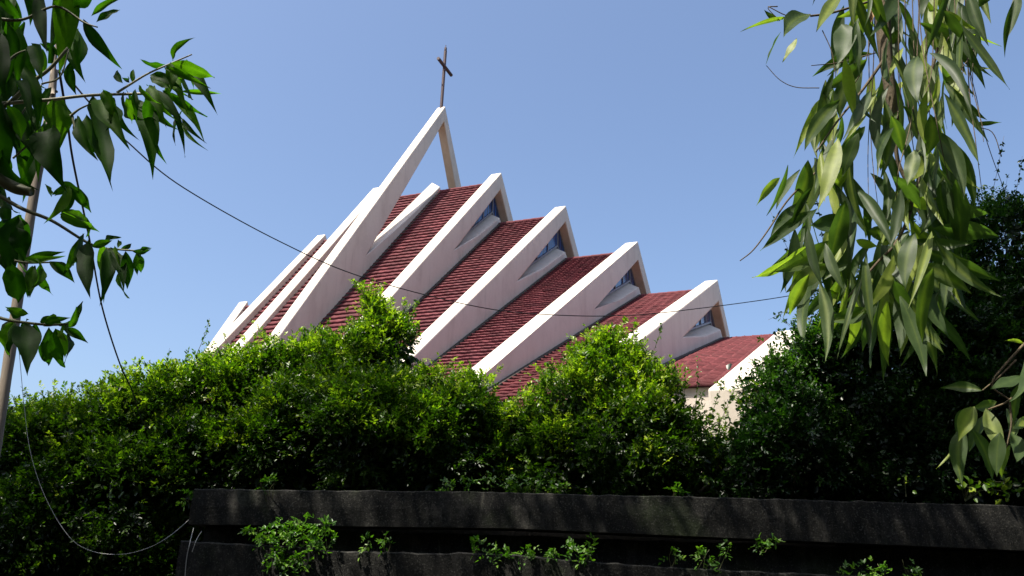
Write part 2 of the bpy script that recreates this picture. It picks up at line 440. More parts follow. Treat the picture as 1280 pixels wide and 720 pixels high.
# ------------------------------------------------------------------ old garden wall
def beam_mesh(name, line, parent, mat, bev=.02, seg_=60):
    """line: list of (x, y0, y1, z0, z1) stations"""
    st = np.array(line); xs = np.linspace(st[0][0], st[-1][0], seg_)
    g_ = [np.interp(xs, st[:, 0], st[:, i]) for i in range(1, 5)]
    bm = bmesh.new(); rows = []
    for i, x in enumerate(xs):
        y0, y1, z0, z1 = [q[i] for q in g_]
        jz = rng.normal(0, .004); jy = rng.normal(0, .003)
        rows.append([bm.verts.new(p) for p in ((x, y0+jy, z0), (x, y0+jy-.005, (z0+z1)/2), (x, y0+.012+jy, z1+jz-.012), (x, y0+.03, z1+jz), (x, y1, z1), (x, y1, z0))])
    for i in range(seg_-1):
        for j in range(6): bm.faces.new((rows[i][j], rows[i][(j+1) % 6], rows[i+1][(j+1) % 6], rows[i+1][j]))
    bm.faces.new(rows[0]); bm.faces.new(rows[-1][::-1])
    return mesh_bm(name, bm, mat, parent)
uw = empty('retaining_wall', (0, 8.2, 0))
tag(uw, 'upper dark mossy concrete retaining wall running under the hedge', 'wall')
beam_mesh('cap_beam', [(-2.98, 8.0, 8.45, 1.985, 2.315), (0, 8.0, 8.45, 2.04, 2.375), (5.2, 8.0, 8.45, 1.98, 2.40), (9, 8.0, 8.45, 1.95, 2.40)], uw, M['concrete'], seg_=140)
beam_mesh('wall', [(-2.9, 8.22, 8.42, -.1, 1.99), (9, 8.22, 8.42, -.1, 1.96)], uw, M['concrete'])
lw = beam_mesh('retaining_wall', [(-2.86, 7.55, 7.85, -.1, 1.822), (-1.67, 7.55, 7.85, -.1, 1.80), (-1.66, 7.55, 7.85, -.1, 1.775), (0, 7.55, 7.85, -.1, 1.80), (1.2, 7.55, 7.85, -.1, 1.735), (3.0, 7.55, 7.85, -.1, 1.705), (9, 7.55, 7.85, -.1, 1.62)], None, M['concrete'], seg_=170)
tag(lw, 'lower dark stained concrete wall standing in front along the bottom edge', 'wall')
tag(beam_mesh('soil', [(-2.86, 7.852, 8.22, -.1, 1.70), (9, 7.852, 8.22, -.1, 1.56)], None, M['soil']), kind='structure')

# ------------------------------------------------------------------ small leaf foliage
def leaves_from(P, Dr, N, ln, wd, tint):
    """one folded six-point leaf per row: base P, direction Dr, normal N, length, width"""
    n = len(P); Dr = unit(Dr); S = unit(np.cross(Dr, N)); N = np.cross(S, Dr)
    ln = ln[:, None]; wd = wd[:, None]
    v = np.empty((n, 6, 3))
    v[:, 0] = P
    v[:, 1] = P+Dr*ln*.35+S*wd*.5+N*wd*.16
    v[:, 2] = P+Dr*ln*.72+S*wd*.36+N*wd*.10-N*ln*.04
    v[:, 3] = P+Dr*ln-N*ln*.10
    v[:, 4] = P+Dr*ln*.72-S*wd*.36+N*wd*.10-N*ln*.04
    v[:, 5] = P+Dr*ln*.35-S*wd*.5+N*wd*.16
    b = np.arange(n)[:, None]*6
    f = np.concatenate([b+np.array([[0, 1, 2, 3]]), b+np.array([[0, 3, 4, 5]])])
    return v.reshape(-1, 3), f, np.repeat(tint, 6)
def rand_dirs(n, bias=(0, 0, 0), k=1.0):
    v = rng.normal(size=(n, 3)); v = unit(v)*1.0+np.array(bias)*k; return unit(v)
def sprigs(P, Dr, L, nl, ln, tint, droop=.2):
    """compound sprigs: nl leaflets alternately along each axis"""
    n = len(P); Dr = unit(Dr)
    side = unit(np.cross(Dr, rand_dirs(n))); out = []
    Np = unit(np.cross(side, Dr)); flip = np.sign(Np[:, 2:3]+1e-6); Np = Np*flip
    for i in range(nl):
        t = (i+.7)/nl
        pos = P+Dr*(L*t)[:, None]-np.array([0, 0, 1.])*(L*droop*t*t)[:, None]
        sg = 1 if i % 2 else -1
        dd = Dr*.75+side*sg*.85+rng.normal(0, .22, (n, 3))
        if i == nl-1: dd = Dr+rng.normal(0, .2, (n, 3))
        Nn = Np*.8+np.array([0, -.1, .7])+rng.normal(0, .28, (n, 3))
        l_ = ln*rng.uniform(.55, 1.5, n)
        out.append(leaves_from(pos, dd, Nn, l_, l_*rng.uniform(.42, .6, n), np.clip(tint+rng.normal(0, .1, n), 0, 1)))
    return out
class Fol:
    def __init__(s): s.v = []; s.f = []; s.t = []; s.n = 0
    def add(s, vft):
        for v, f, t_ in (vft if isinstance(vft, list) else [vft]):
            s.v.append(v); s.f.append(f+s.n); s.t.append(t_); s.n += len(v)
    def build(s, name, mat, parent=None):
        return mesh_np(name, np.concatenate(s.v), np.concatenate(s.f), mat, parent, tint=np.concatenate(s.t))

def shrub(label, lobes, cat='bush', name='shrub', mat='hedge', dens=1.0, ln=.041, shoots=8, group='bushes growing over the top of the garden wall', stems=5, extra=None, depth_y=9.2, fill=1.0, shoot_len=(.15, .4)):
    """lobes: (px, py, radius px, y metres[, squash]) read off the photograph, turned into real blobs of leafy twigs"""
    L = []
    for lb in lobes:
        px, py, rp, yy = lb[:4]
        rp = rp*.9; yy = yy+max(0, py-540)*.008
        c = at(px, py+7, yy); dist = (c-CAM)@FW; r_ = rp*dist/F
        L.append((c, r_))
    cs = np.array([c for c, _ in L]); rs = np.array([r_ for _, r_ in L])
    base = np.array([cs[:, 0].mean(), cs[:, 1].mean(), 0]); base[2] = float(ground_z(base[0], base[1]))
    root = empty(name, base); tag(root, label, cat, group)
    fo = Fol(); tb = Tubes()
    for c, r_ in L:
        nclump = int(max(10, 90*r_*r_/(.5*.5))*dens)
        dirs = rand_dirs(nclump, (0, -.35, .30))
        q3 = c+dirs*r_
        fld = np.sin(q3[:, 0]*7.1+1.3*np.sin(q3[:, 2]*5))+np.sin(q3[:, 2]*9.3+q3[:, 0]*3.1+2)+.8*np.sin(q3[:, 1]*8+q3[:, 0]*5)
        keep = (fld+rng.normal(0, .35, nclump) > -.25) | (dirs[:, 2] > .55)
        dirs = dirs[keep]; nclump = len(dirs)
        rad = r_*(1-np.abs(rng.normal(0, .13, nclump)))*rng.choice([1, 1.0, 1.07, .9], nclump)
        rad *= np.where(rng.random(nclump) < .12, 1.13, 1)
        cc = c+dirs*rad[:, None]*np.array([1, .9, 1])
        ctint = np.clip(rng.normal(.45, .2, nclump)-.30*np.clip((3.3-cc[:, 2])/1.0, 0, 1), .0, 1)  # lower clumps tinted darker: older leaves plus painted shade
        per = 24
        n = nclump*per
        ci = np.repeat(np.arange(nclump), per)
        sig = .066*math.sqrt(r_/.5+.2)
        P = cc[ci]+rng.normal(0, sig, (n, 3))
        # nothing outside the crowd of lobes' reach
        Dr = dirs[ci]*.9+rng.normal(0, .55, (n, 3))+np.array([0, 0, .35])
        out_ = np.linalg.norm((P-c), axis=1)/r_
        tint = np.clip(ctint[ci]+.35*(out_-1.0)+.22*np.clip(dirs[ci][:, 2], 0, 1)-.06+rng.normal(0, .08, n), 0, 1)  # outer and upper sprigs tinted lighter: new growth plus painted sunlight
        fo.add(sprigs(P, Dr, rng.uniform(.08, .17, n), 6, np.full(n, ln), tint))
        # inner, larger leaves, tinted dark as painted shade inside the bush
        ni = int(700*r_**2/.25*fill*dens)
        P = c+rand_dirs(ni)*(r_*rng.random(ni)**.5*.92)[:, None]
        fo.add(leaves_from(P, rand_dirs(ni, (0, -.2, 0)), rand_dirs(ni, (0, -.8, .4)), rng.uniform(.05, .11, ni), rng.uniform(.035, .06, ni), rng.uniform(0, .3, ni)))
    # filler leaves underneath, down to the soil, shade put into their dark tint
    nb = int((9000 if 'vine' in name else 2600)*len(L)/4)
    k_ = rng.integers(0, len(L), nb); P = cs[k_]+rng.normal(0, .45, (nb, 3))*np.array([1, .3, 0])*rs[k_][:, None]*1.6
    P[:, 1] += .15; P[:, 2] = base[2]-.05+(cs[k_][:, 2]+.1*rs[k_]-base[2])*rng.random(nb)
    P[:, 2] = np.maximum(P[:, 2], ground_z(P[:, 0], P[:, 1]))
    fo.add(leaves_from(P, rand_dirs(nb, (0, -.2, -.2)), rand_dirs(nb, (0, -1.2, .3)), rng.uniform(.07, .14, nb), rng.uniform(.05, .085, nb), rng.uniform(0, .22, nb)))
    top = np.argsort(-(cs[:, 2]+rs))[:max(2, len(L)//2+1)]
    for k in range(int(shoots*2.2)):
        c, r_ = L[rng.choice(top)]
        d = unit(np.array([rng.normal(0, .45), rng.normal(0, .35), 1.0]))
        p0 = c+d*r_*.9; ll = rng.uniform(*shoot_len); bend = np.array([rng.normal(0, .25), rng.normal(0, .2), 0])
        pts = np.array([p0+d*ll*q+bend*ll*q*q for q in np.linspace(0, 1, 7)])
        tb.add(pts, .003, .0012, 4)
        m_ = 16; q = rng.random(m_)
        PP = p0+d*ll*q[:, None]+bend*ll*(q*q)[:, None]
        fo.add(sprigs(PP, d+rng.normal(0, .7, (m_, 3)), rng.uniform(.03, .07, m_)*(1.2-q*.6), 4, np.full(m_, ln*.8), np.clip(rng.normal(.75, .12, m_), 0, 1)))
    for px, py, qx, qy, yy, nl in (extra or []):       # single tall sprays that stand out in the photograph
        p0 = at(px, py, yy); p1 = at(qx, qy, yy-.1); md = (p0+p1)/2+np.array([.02, 0, .01])
        pts = spline([p0, md, p1], 5); tb.add(pts, .004, .0015, 4)
        q = rng.uniform(.25, 1, nl); PP = np.array([pts[int(v*(len(pts)-1))] for v in q])+rng.normal(0, .008, (nl, 3))
        l_ = rng.uniform(.035, .055, nl)
        fo.add(leaves_from(PP, rand_dirs(nl, (0, 0, -.25)), rand_dirs(nl, (0, -.3, .7)), l_, l_*.6, rng.uniform(.2, .7, nl)))
    for k in range(stems):
        c, r_ = L[k % len(L)]
        b0 = base+np.array([rng.uniform(-.3, .3), rng.uniform(-.15, .15), -.05]); mid = (b0+c)/2+rng.normal(0, .12, 3)
        tb.add(spline([b0, mid, c+np.array([0, 0, r_*.4])], 6), .028, .008, 6)
    fo.build('foliage', M[mat], root); tb.build('stem', M['bark'], root)
    return root

# hedge, left to right
shrub('big feathery bush filling the far left bottom corner below the pole', [(15, 575, 72, 9.0), (60, 655, 90, 8.3), (-40, 660, 90, 8.4), (70, 560, 60, 9.2), (20, 720, 80, 7.8), (120, 730, 70, 7.7)], shoots=22)
shrub('bright feathery bush between the leaning pole and the hanging black cord', [(135, 545, 62, 9.3), (110, 600, 62, 8.8), (185, 520, 58, 9.4), (170, 620, 78, 8.5), (185, 700, 66, 8.0)], shoots=22)
shrub('bush left of the rib foot with one thin leafless-looking shoot against the sky', [(245, 510, 62, 9.6), (225, 580, 66, 9.0), (290, 500, 62, 9.7), (300, 575, 58, 9.2), (210, 650, 30, 8.5)], shoots=10, extra=[(240, 455, 262, 398, 9.5, 26), (200, 470, 212, 435, 9.4, 14)])
shrub('bush under the three leftmost white ribs, yellow-green on top', [(345, 478, 52, 9.7), (365, 540, 68, 9.3), (395, 470, 50, 9.6), (320, 560, 50, 9.1)], shoots=10, extra=[(375, 450, 380, 405, 9.5, 34), (400, 450, 412, 396, 9.5, 40), (335, 450, 345, 418, 9.6, 26), (430, 450, 436, 400, 9.4, 26)])
shrub('tallest spiky bush, its peak crossing the second tiled roof strip', [(450, 455, 54, 9.4), (470, 412, 27, 9.4), (494, 428, 27, 9.4), (455, 530, 72, 9.0), (425, 490, 50, 9.2), (467, 388, 13, 9.4)], shoots=16, extra=[(462, 400, 467, 362, 9.4, 50), (508, 410, 522, 372, 9.4, 40)])
shrub('bush right of the spiky one below the third long white rib', [(533, 502, 42, 9.3), (545, 545, 62, 9.0), (505, 560, 50, 8.8), (575, 520, 44, 9.2), (592, 492, 24, 9.3)], shoots=10)
shrub('low bright bush in the dip where the roof eave shows', [(622, 575, 46, 9.2), (650, 592, 40, 8.8), (600, 560, 44, 9.1), (560, 590, 36, 8.7), (640, 555, 30, 9.4), (662, 520, 26, 9.3), (618, 528, 20, 9.3)], shoots=9, extra=[(590, 520, 575, 462, 9.3, 34), (660, 540, 668, 468, 9.3, 34), (612, 540, 605, 478, 9.3, 26), (630, 540, 652, 470, 9.3, 30)])
shrub('dense dark bush in the middle covering the foot of the fourth rib', [(718, 510, 56, 9.3), (765, 480, 58, 9.4), (780, 555, 76, 9.0), (700, 570, 52, 8.9), (812, 500, 45, 9.3), (762, 432, 20, 9.4)], shoots=14, extra=[(742, 450, 728, 412, 9.3, 26), (785, 440, 795, 395, 9.3, 24), (715, 480, 700, 436, 9.3, 30), (690, 480, 683, 452, 9.3, 16), (808, 460, 830, 398, 9.2, 20)])
shrub('thin airy bush in front of the sunlit white rib foot', [(838, 545, 44, 9.2), (888, 592, 40, 9.0), (860, 590, 46, 8.8), (918, 592, 30, 8.9), (905, 552, 17, 9.1), (938, 515, 17, 9.1)], shoots=10, dens=.75, extra=[(845, 520, 838, 446, 9.2, 34), (850, 520, 858, 452, 9.2, 30), (868, 520, 872, 440, 9.2, 26), (880, 540, 905, 470, 9.15, 34), (895, 540, 930, 450, 9.1, 34), (935, 540, 958, 436, 9.1, 34), (868, 510, 880, 488, 9.2, 20), (915, 560, 905, 500, 9.1, 26), (930, 560, 942, 505, 9.1, 26)])
shrub('dark bush at the left foot of the tall vine-covered tree', [(982, 490, 44, 9.0), (995, 550, 64, 8.8), (945, 580, 44, 8.7), (1015, 445, 34, 9.0), (1040, 580, 60, 8.7)], shoots=12, mat='vine')
shrub('tall dark tree smothered in small-leaved vines on the right', [(1080, 470, 90, 9.0), (1170, 440, 110, 9.2), (1265, 330, 92, 9.4), (1235, 500, 120, 9.0), (1320, 430, 120, 9.2), (1120, 560, 90, 8.8), (1230, 580, 80, 8.8), (1330, 560, 90, 8.8), (1060, 400, 45, 9.1), (1180, 345, 60, 9.3)],
      cat='tree', name='vine_covered_tree', mat='vine', dens=.8, shoots=40, group='', stems=6, shoot_len=(.25, .6),
      extra=[(1010, 400, 985, 290, 8.9, 60), (1015, 390, 962, 262, 8.9, 40), (1000, 380, 960, 400, 8.9, 22), (1230, 280, 1255, 170, 9.2, 40), (1210, 300, 1216, 205, 9.2, 36), (1035, 380, 1020, 240, 8.9, 50), (1180, 320, 1170, 230, 9.1, 40), (1262, 270, 1278, 195, 9.2, 40)])

def weed(label, blobs, ln=.035, y=7.6, n=34, drop=.1, cat='weed', mat='weed', name='weed_plant', group='small weeds growing on the wall ledges'):
    c0 = at(blobs[0][0], blobs[0][1], y); root = empty(name, c0); tag(root, label, cat, group)
    fo = Fol(); tb = Tubes()
    for px, py, rp in blobs:
        c = at(px, py, y-.05); r_ = rp*y/F*1.05; k = int(n*max(.4, (rp/18)**2))
        P = c+rand_dirs(k)*(r_*rng.random(k)**.5)[:, None]*np.array([1, .7, .9])
        fo.add(sprigs(P, rand_dirs(k, (0, -.3, .2)), rng.uniform(.04, .09, k), 5, np.full(k, ln), np.clip(rng.normal(.6, .2, k), 0, 1), .5))
        for q in range(max(2, k//14)):
            b = np.array([c[0]+rng.normal(0, .02), y+.12, c0[2]-.12]); tb.add(spline([b, (b+c)/2+rng.normal(0, .02, 3), c+rng.normal(0, r_*.4, 3)], 4), .004, .002, 4)
    fo.build('leaves', M[mat], root); tb.build('stem', M['twig'], root)
weed('bushy bright weed hanging over the lower wall, largest on the ledge', [(355, 665, 22), (380, 660, 22), (400, 672, 20), (330, 668, 14), (350, 690, 20), (370, 700, 22), (345, 705, 14), (315, 662, 7), (405, 655, 8)], n=30)
weed('small weed right of the bushy one, two short tufts on the ledge', [(457, 676, 9), (480, 672, 10)], n=22)
weed('long creeping weed trailing along the middle of the lower ledge', [(597, 682, 9), (615, 690, 10), (640, 692, 11), (665, 693, 11), (690, 690, 11), (715, 688, 12), (738, 682, 12), (728, 698, 10)], n=30)
weed('tiny weed between the creeping weed and the pair of tufts', [(842, 690, 10)], n=22)
weed('pair of dark tufts on the broken end of the lower ledge', [(885, 700, 14), (905, 682, 9), (880, 690, 9)], n=20)
weed('single drooping fern-like tuft in front of the upper wall', [(962, 672, 12), (952, 680, 8)], n=20)
weed('bright low weeds at the bottom edge right of centre', [(1085, 716, 14), (1110, 712, 14), (1140, 714, 12), (1060, 718, 10)], n=26)
weed('sunlit sprig just above the upper wall, left part', [(232, 620, 6), (330, 606, 7), (340, 600, 6)], y=7.95, n=16, group='')
weed('low sprouts spilling over the top edge of the upper wall in the middle', [(585, 604, 9), (612, 602, 12), (640, 603, 12), (668, 605, 10), (700, 609, 8), (845, 612, 7), (560, 606, 7)], y=8.12, n=30, group='')
# broader-leaved plant low on the right
def broad_clump(label, pts, y, ln, group=''):
    c0 = at(pts[0][0], pts[0][1], y); root = empty('garden_plant', c0-np.array([0, 0, .1])); tag(root, label, 'plant', group)
    fo = Fol(); tb = Tubes()
    for px, py, k in pts:
        c = at(px, py, y)+rng.normal(0, .02, 3)
        P = c+rng.normal(0, .05, (k, 3))
        l_ = rng.uniform(.7, 1.2, k)*ln
        fo.add(leaves_from(P, rand_dirs(k, (0, -.4, -.1)), rand_dirs(k, (0, -.5, .9)), l_, l_*.62, np.clip(rng.normal(.55, .2, k), 0, 1)))
        tb.add(spline([c0+np.array([0, .15, -.1]), (c0+c)/2+np.array([0, .1, .03]), c], 4), .004, .002, 4)
    fo.build('leaves', M['hedge'], root); tb.build('stem', M['twig'], root)
broad_clump('low plant with broad oval leaves on the wall top under the right-hand drooping leaves', [(1215, 612, 10), (1240, 608, 14), (1262, 600, 14), (1270, 618, 14), (1225, 600, 8), (1250, 620, 10), (1195, 605, 5)], 8.1, .075)
broad_clump('lone small sunlit sprout above the wall in the dark gap', [(1140, 606, 5), (1133, 597, 3)], 8.1, .05)

# ------------------------------------------------------------------ big curved leaves
class Big:
    def __init__(s): s.v = []; s.f = []; s.t = []; s.n = 0
    def leaf(s, b, t_, wd, sag=.1, tint=.4, face=None, fold=.25, wave=.08, side=0.0, nv=10, shape='lance', curl=0):
        """a folded, arched blade from base b to tip t_ (world), width wd"""
        b = np.asarray(b, float); t_ = np.asarray(t_, float); L = np.linalg.norm(t_-b); d = (t_-b)/L
        fc = unit(CAM-(b+t_)/2) if face is None else unit(face)
        S = unit(np.cross(d, fc)); N = np.cross(S, d)
        ph = rng.uniform(0, 6)
        prev = None
        for i in range(nv+1):
            q = i/nv
            if shape == 'lance': wq = (math.sin(math.pi*q**.8)**1.15*1.02) if 0 < q < 1 else 0
            else: wq = math.sin(math.pi*q**.6)**.75 if 0 < q < 1 else 0
            wq = max(wq, .02 if i == 0 else 0.0)
            c = b+d*L*q+N*sag*L*4*q*(1-q)*.5+S*side*L*4*q*(1-q)*.5-N*curl*L*q**3
            hw = wd*.5*wq
            rip = wave*wd*math.sin(q*13+ph)
            for k, x in enumerate((-1, -.5, 0, .5, 1)):
                ab = abs(x)
                s.v.append(c+S*x*hw*math.cos(fold*ab)+N*(hw*fold*ab*1.2+rip*ab*ab*(1 if x > 0 else -.8)))
                s.t.append(np.clip(tint+(.22 if x == 0 else 0), 0, 1))
            if i:
                o = s.n+(i-1)*5
                for k in range(4): s.f.append((o+k, o+k+1, o+k+6, o+k+5))
        s.n += 5*(nv+1)
    def build(s, name, mat, parent): return mesh_np(name, s.v, s.f, mat, parent, tint=s.t, smooth=True)

def jit(y, j=.12): return y+rng.normal(0, j)
# left tree, close to the camera
lt = empty('broadleaf_tree', (-2.6, 2.0, 0)); tag(lt, 'near broad-leaved tree reaching in from the left edge with long drooping dark leaves', 'tree')
bl = Big(); tw = Tubes(); pale = Tubes()
YL = 1.95; px2m = YL/math.cos(PH)/F*1.0
def LL(bx, by, tx, ty, wpx, y=None, tint=None, **k):
    y = jit(YL, .10) if y is None else y
    kw = dict(sag=rng.uniform(-.12, .16), side=rng.uniform(-.2, .2), fold=rng.uniform(.15, .6), wave=.12, curl=rng.uniform(0, .35))
    kw.update(k)
    fx = unit(CAM-at(bx, by, y))+rng.normal(0, .33, 3)
    bl.leaf(at(bx, by, y), at(tx, ty, y+rng.normal(0, .05)), wpx**.9*1.36*px2m*1.04, tint=rng.uniform(.15, .6) if tint is None else tint, face=fx, **kw)
for q in [  # last value is the tint: lit leaves painted lighter, shaded ones darker
    (80, -42, 71, 80, 42, .1), (28, -30, 37, 27, 24), (50, -14, 58, 58, 17, .1), (96, 36, 86, 91, 16), (98, 36, 104, 98, 26, .5), (104, 24, 148, 76, 17),
    (120, 28, 146, 5, 11), (14, 20, 48, 98, 26, .45), (8, 25, 12, 99, 15, .1), (52, 52, 76, 68, 10), (20, 78, 43, 107, 14, .5), (0, 40, 12, 100, 26, .1),
    (75, 121, 80, 184, 38, .75), (116, 119, 146, 234, 36, .35), (130, 121, 157, 172, 30, .6), (98, 145, 108, 190, 17, .4), (108, 143, 123, 198, 19, .5),
    (164, 121, 184, 192, 30, .5), (175, 138, 201, 194, 16, .2), (188, 118, 232, 152, 16, .4), (198, 116, 250, 156, 18, .9), (183, 106, 240, 172, 12, .2),
    (216, 76, 232, 50, 9, .6), (207, 80, 175, 76, 9, .3), (153, 104, 143, 82, 9, .4), (152, 97, 170, 96, 6, .3), (213, 78, 268, 99, 19, .8), (226, 114, 277, 117, 8, .8),
    (214, 78, 214, 114, 16, .7), (228, 138, 206, 172, 8, .1), (228, 148, 248, 173, 6, .1), (188, 96, 212, 110, 16, .5), (205, 84, 236, 106, 14, .6),
    (0, 122, 10, 235, 44, .05), (40, 150, 30, 222, 32, .5), (35, 130, 52, 186, 22, .3), (66, 158, 70, 218, 38, .08), (20, 100, 44, 130, 16, .4), (95, 148, 98, 174, 10, .2), (58, 150, 48, 180, 14, .8),
    (20, 0, 2, 48, 20, .2), (2, -10, 20, 26, 20, .3), (110, -20, 94, 22, 22, .1), (86, 0, 76, 34, 12, .2),
    (90, 234, 78, 272, 16, .2), (92, 232, 112, 262, 12, .4), (88, 232, 66, 244, 10, .3), (74, 228, 100, 240, 10, .4), (75, 268, 115, 289, 20, .65), (105, 292, 84, 332, 15, .55),
    (110, 300, 105, 354, 20, .15), (133, 310, 131, 366, 17, .3), (138, 310, 154, 346, 15, .25), (157, 314, 160, 362, 14, .2), (170, 316, 178, 342, 11, .5), (128, 305, 144, 293, 12, .1),
    (165, 314, 190, 312, 6, .3), (150, 312, 166, 302, 6, .3), (44, 332, 35, 372, 14, .2), (50, 330, 66, 372, 12, .4), (62, 328, 90, 352, 12, .3), (34, 322, 78, 316, 9, .5),
    (14, 400, 4, 438, 22, .1), (30, 405, 36, 446, 26, .1), (45, 404, 30, 444, 22, .08), (62, 410, 62, 462, 22, .1), (76, 412, 90, 452, 16, .15), (80, 411, 107, 428, 11, .3),
    (86, 410, 95, 384, 9, .5), (50, 402, 75, 404, 14, .4), (25, 396, 2, 392, 12, .2), (70, 405, 100, 398, 9, .4)]:
    LL(*q[:5], tint=(q[5] if len(q) > 5 else None))
    if q[1] > 215 or rng.random() < .3:
        dx, dy = rng.normal(0, 7, 2)
        LL(q[0]+dx, q[1]+dy*.5, q[2]+dx+rng.normal(0, 9), q[3]+dy, q[4]*rng.uniform(.7, 1), tint=rng.uniform(.3, .95))
for k in range(22):
    bx = rng.uniform(118, 238); by = np.interp(bx, [118, 190, 240], [120, 112, 76])+rng.uniform(-8, 8)
    LL(bx, by, bx+rng.uniform(-6, 30), by+rng.uniform(22, 52), rng.uniform(8, 17), tint=rng.uniform(.2, .95))
for k in range(46):       # thick mass at the left edge
    bx = rng.uniform(-30, 26)*(1 if rng.random() < .7 else 1.6); by = rng.uniform(-20, 330)
    LL(bx, by, bx+rng.uniform(-14, 26), by+rng.uniform(34, 82), rng.uniform(16, 30), y=jit(2.1, .2), tint=rng.uniform(0, .5))
for k in range(16):
    bx = rng.uniform(0, 95); by = rng.uniform(-10, 210)*(1-bx/400)
    LL(bx, by, bx+rng.uniform(-18, 20), by+rng.uniform(24, 52), rng.uniform(9, 16), y=jit(2.15, .15), tint=rng.uniform(.1, .7))
def tws(tub_, pts, r0, r1, y=YL, **k): tub_.add(spline([at(p[0], p[1], (p[2] if len(p) > 2 else y)) for p in pts], 6), r0, r1, 6)
tws(pale, [(-40, 134), (20, 128), (60, 125), (115, 119), (188, 117)], .0065, .0035)
tws(pale, [(146, 116), (165, 104), (185, 92), (212, 80), (240, 68)], .004, .002)
tws(tw, [(-30, 150), (10, 130), (38, 104), (62, 86), (85, 60)], .008, .004)
tws(tw, [(0, 178), (22, 150), (42, 120), (52, 106)], .003, .002); tws(tw, [(-20, 20), (0, 24), (30, 24), (70, 8), (105, 28), (122, 34)], .006, .002)
tws(tw, [(12, 75), (24, 66), (50, 58)], .004, .002); tws(tw, [(-30, 225), (22, 258), (65, 276), (115, 306), (150, 312), (185, 314)], .006, .0016)
tws(tw, [(-20, 300), (0, 320), (30, 328), (62, 328)], .005, .002); tws(tw, [(-20, 390), (10, 400), (60, 406), (95, 404)], .005, .002)
tws(tw, [(88, 145), (100, 136), (118, 128)], .004, .002); tws(tw, [(52, 105), (75, 96), (86, 62)], .003, .002); tws(tw, [(16, 198), (32, 184), (48, 170)], .003, .002)
tws(tw, [(40, 240), (20, 235), (0, 222)], .012, .02); tws(tw, [(90, 145), (95, 165), (99, 176)], .004, .002)
bl.build('foliage', M['broad'], lt); tw.build('branch', M['twig'], lt); pale.build('young_branch', M['twig_pale'], lt)
tt = Tubes(); tt.add(spline([(-2.6, 2.0, -.05), (-2.5, 2.05, 1.2), (-2.3, 2.1, 2.4), (-1.9, 2.05, 3.6)], 8), .09, .045, 10)
for z0, px, py in ((1.5, -20, 390), (2.0, -20, 300), (2.4, -30, 225), (2.8, -30, 150), (2.9, -40, 134), (3.3, -20, 20)):
    tt.add(spline([(-2.35+(z0-2)*.15, 2.08, z0-.15), at(px-80, py+30, 2.0), at(px, py, YL)], 5), .022, .007, 6)
tt.build('trunk', M['bark'], lt)
# leaning pole
pl = empty('wooden_pole', at(2, 800, 2.9)); tag(pl, 'pale leaning wooden pole with cut top and wire tie at the left edge', 'pole')
t1 = Tubes(); t1.add(spline([at(-62, 860, 2.9), at(-20, 640, 2.9), at(8, 470, 2.9), at(38, 270, 2.9), at(60, 150, 2.9), at(68, 88, 2.9)], 8), .0215, .0145, 12, wob=.05); t1.build('shaft', M['pole'], pl)
t1 = Tubes(); t1.add(spline([at(66, 118, 2.88), at(68, 80, 2.88), at(72, 40, 2.88), at(72, -20, 2.88)], 5), .0085, .006, 8); t1.build('splint', M['pole'], pl)
t1 = Tubes()
for dy in (1.5,):
    c = at(64, 112+dy, 2.9); t1.add([c+np.array([.021*math.cos(q), .021*math.sin(q), .006*math.sin(q)]) for q in np.linspace(0, 2*math.pi, 14)], .004, .004, 5)
t1.build('wire_tie', M['cable'], pl); t1 = Tubes()
c = at(26, 352, 2.9)
t1.add([c+np.array([.021*math.cos(q), .021*math.sin(q), .004*math.sin(q)]) for q in np.linspace(0, 2*math.pi, 14)], .0025, .0025, 4)
t1.build('wire_tie', M['cable'], pl)

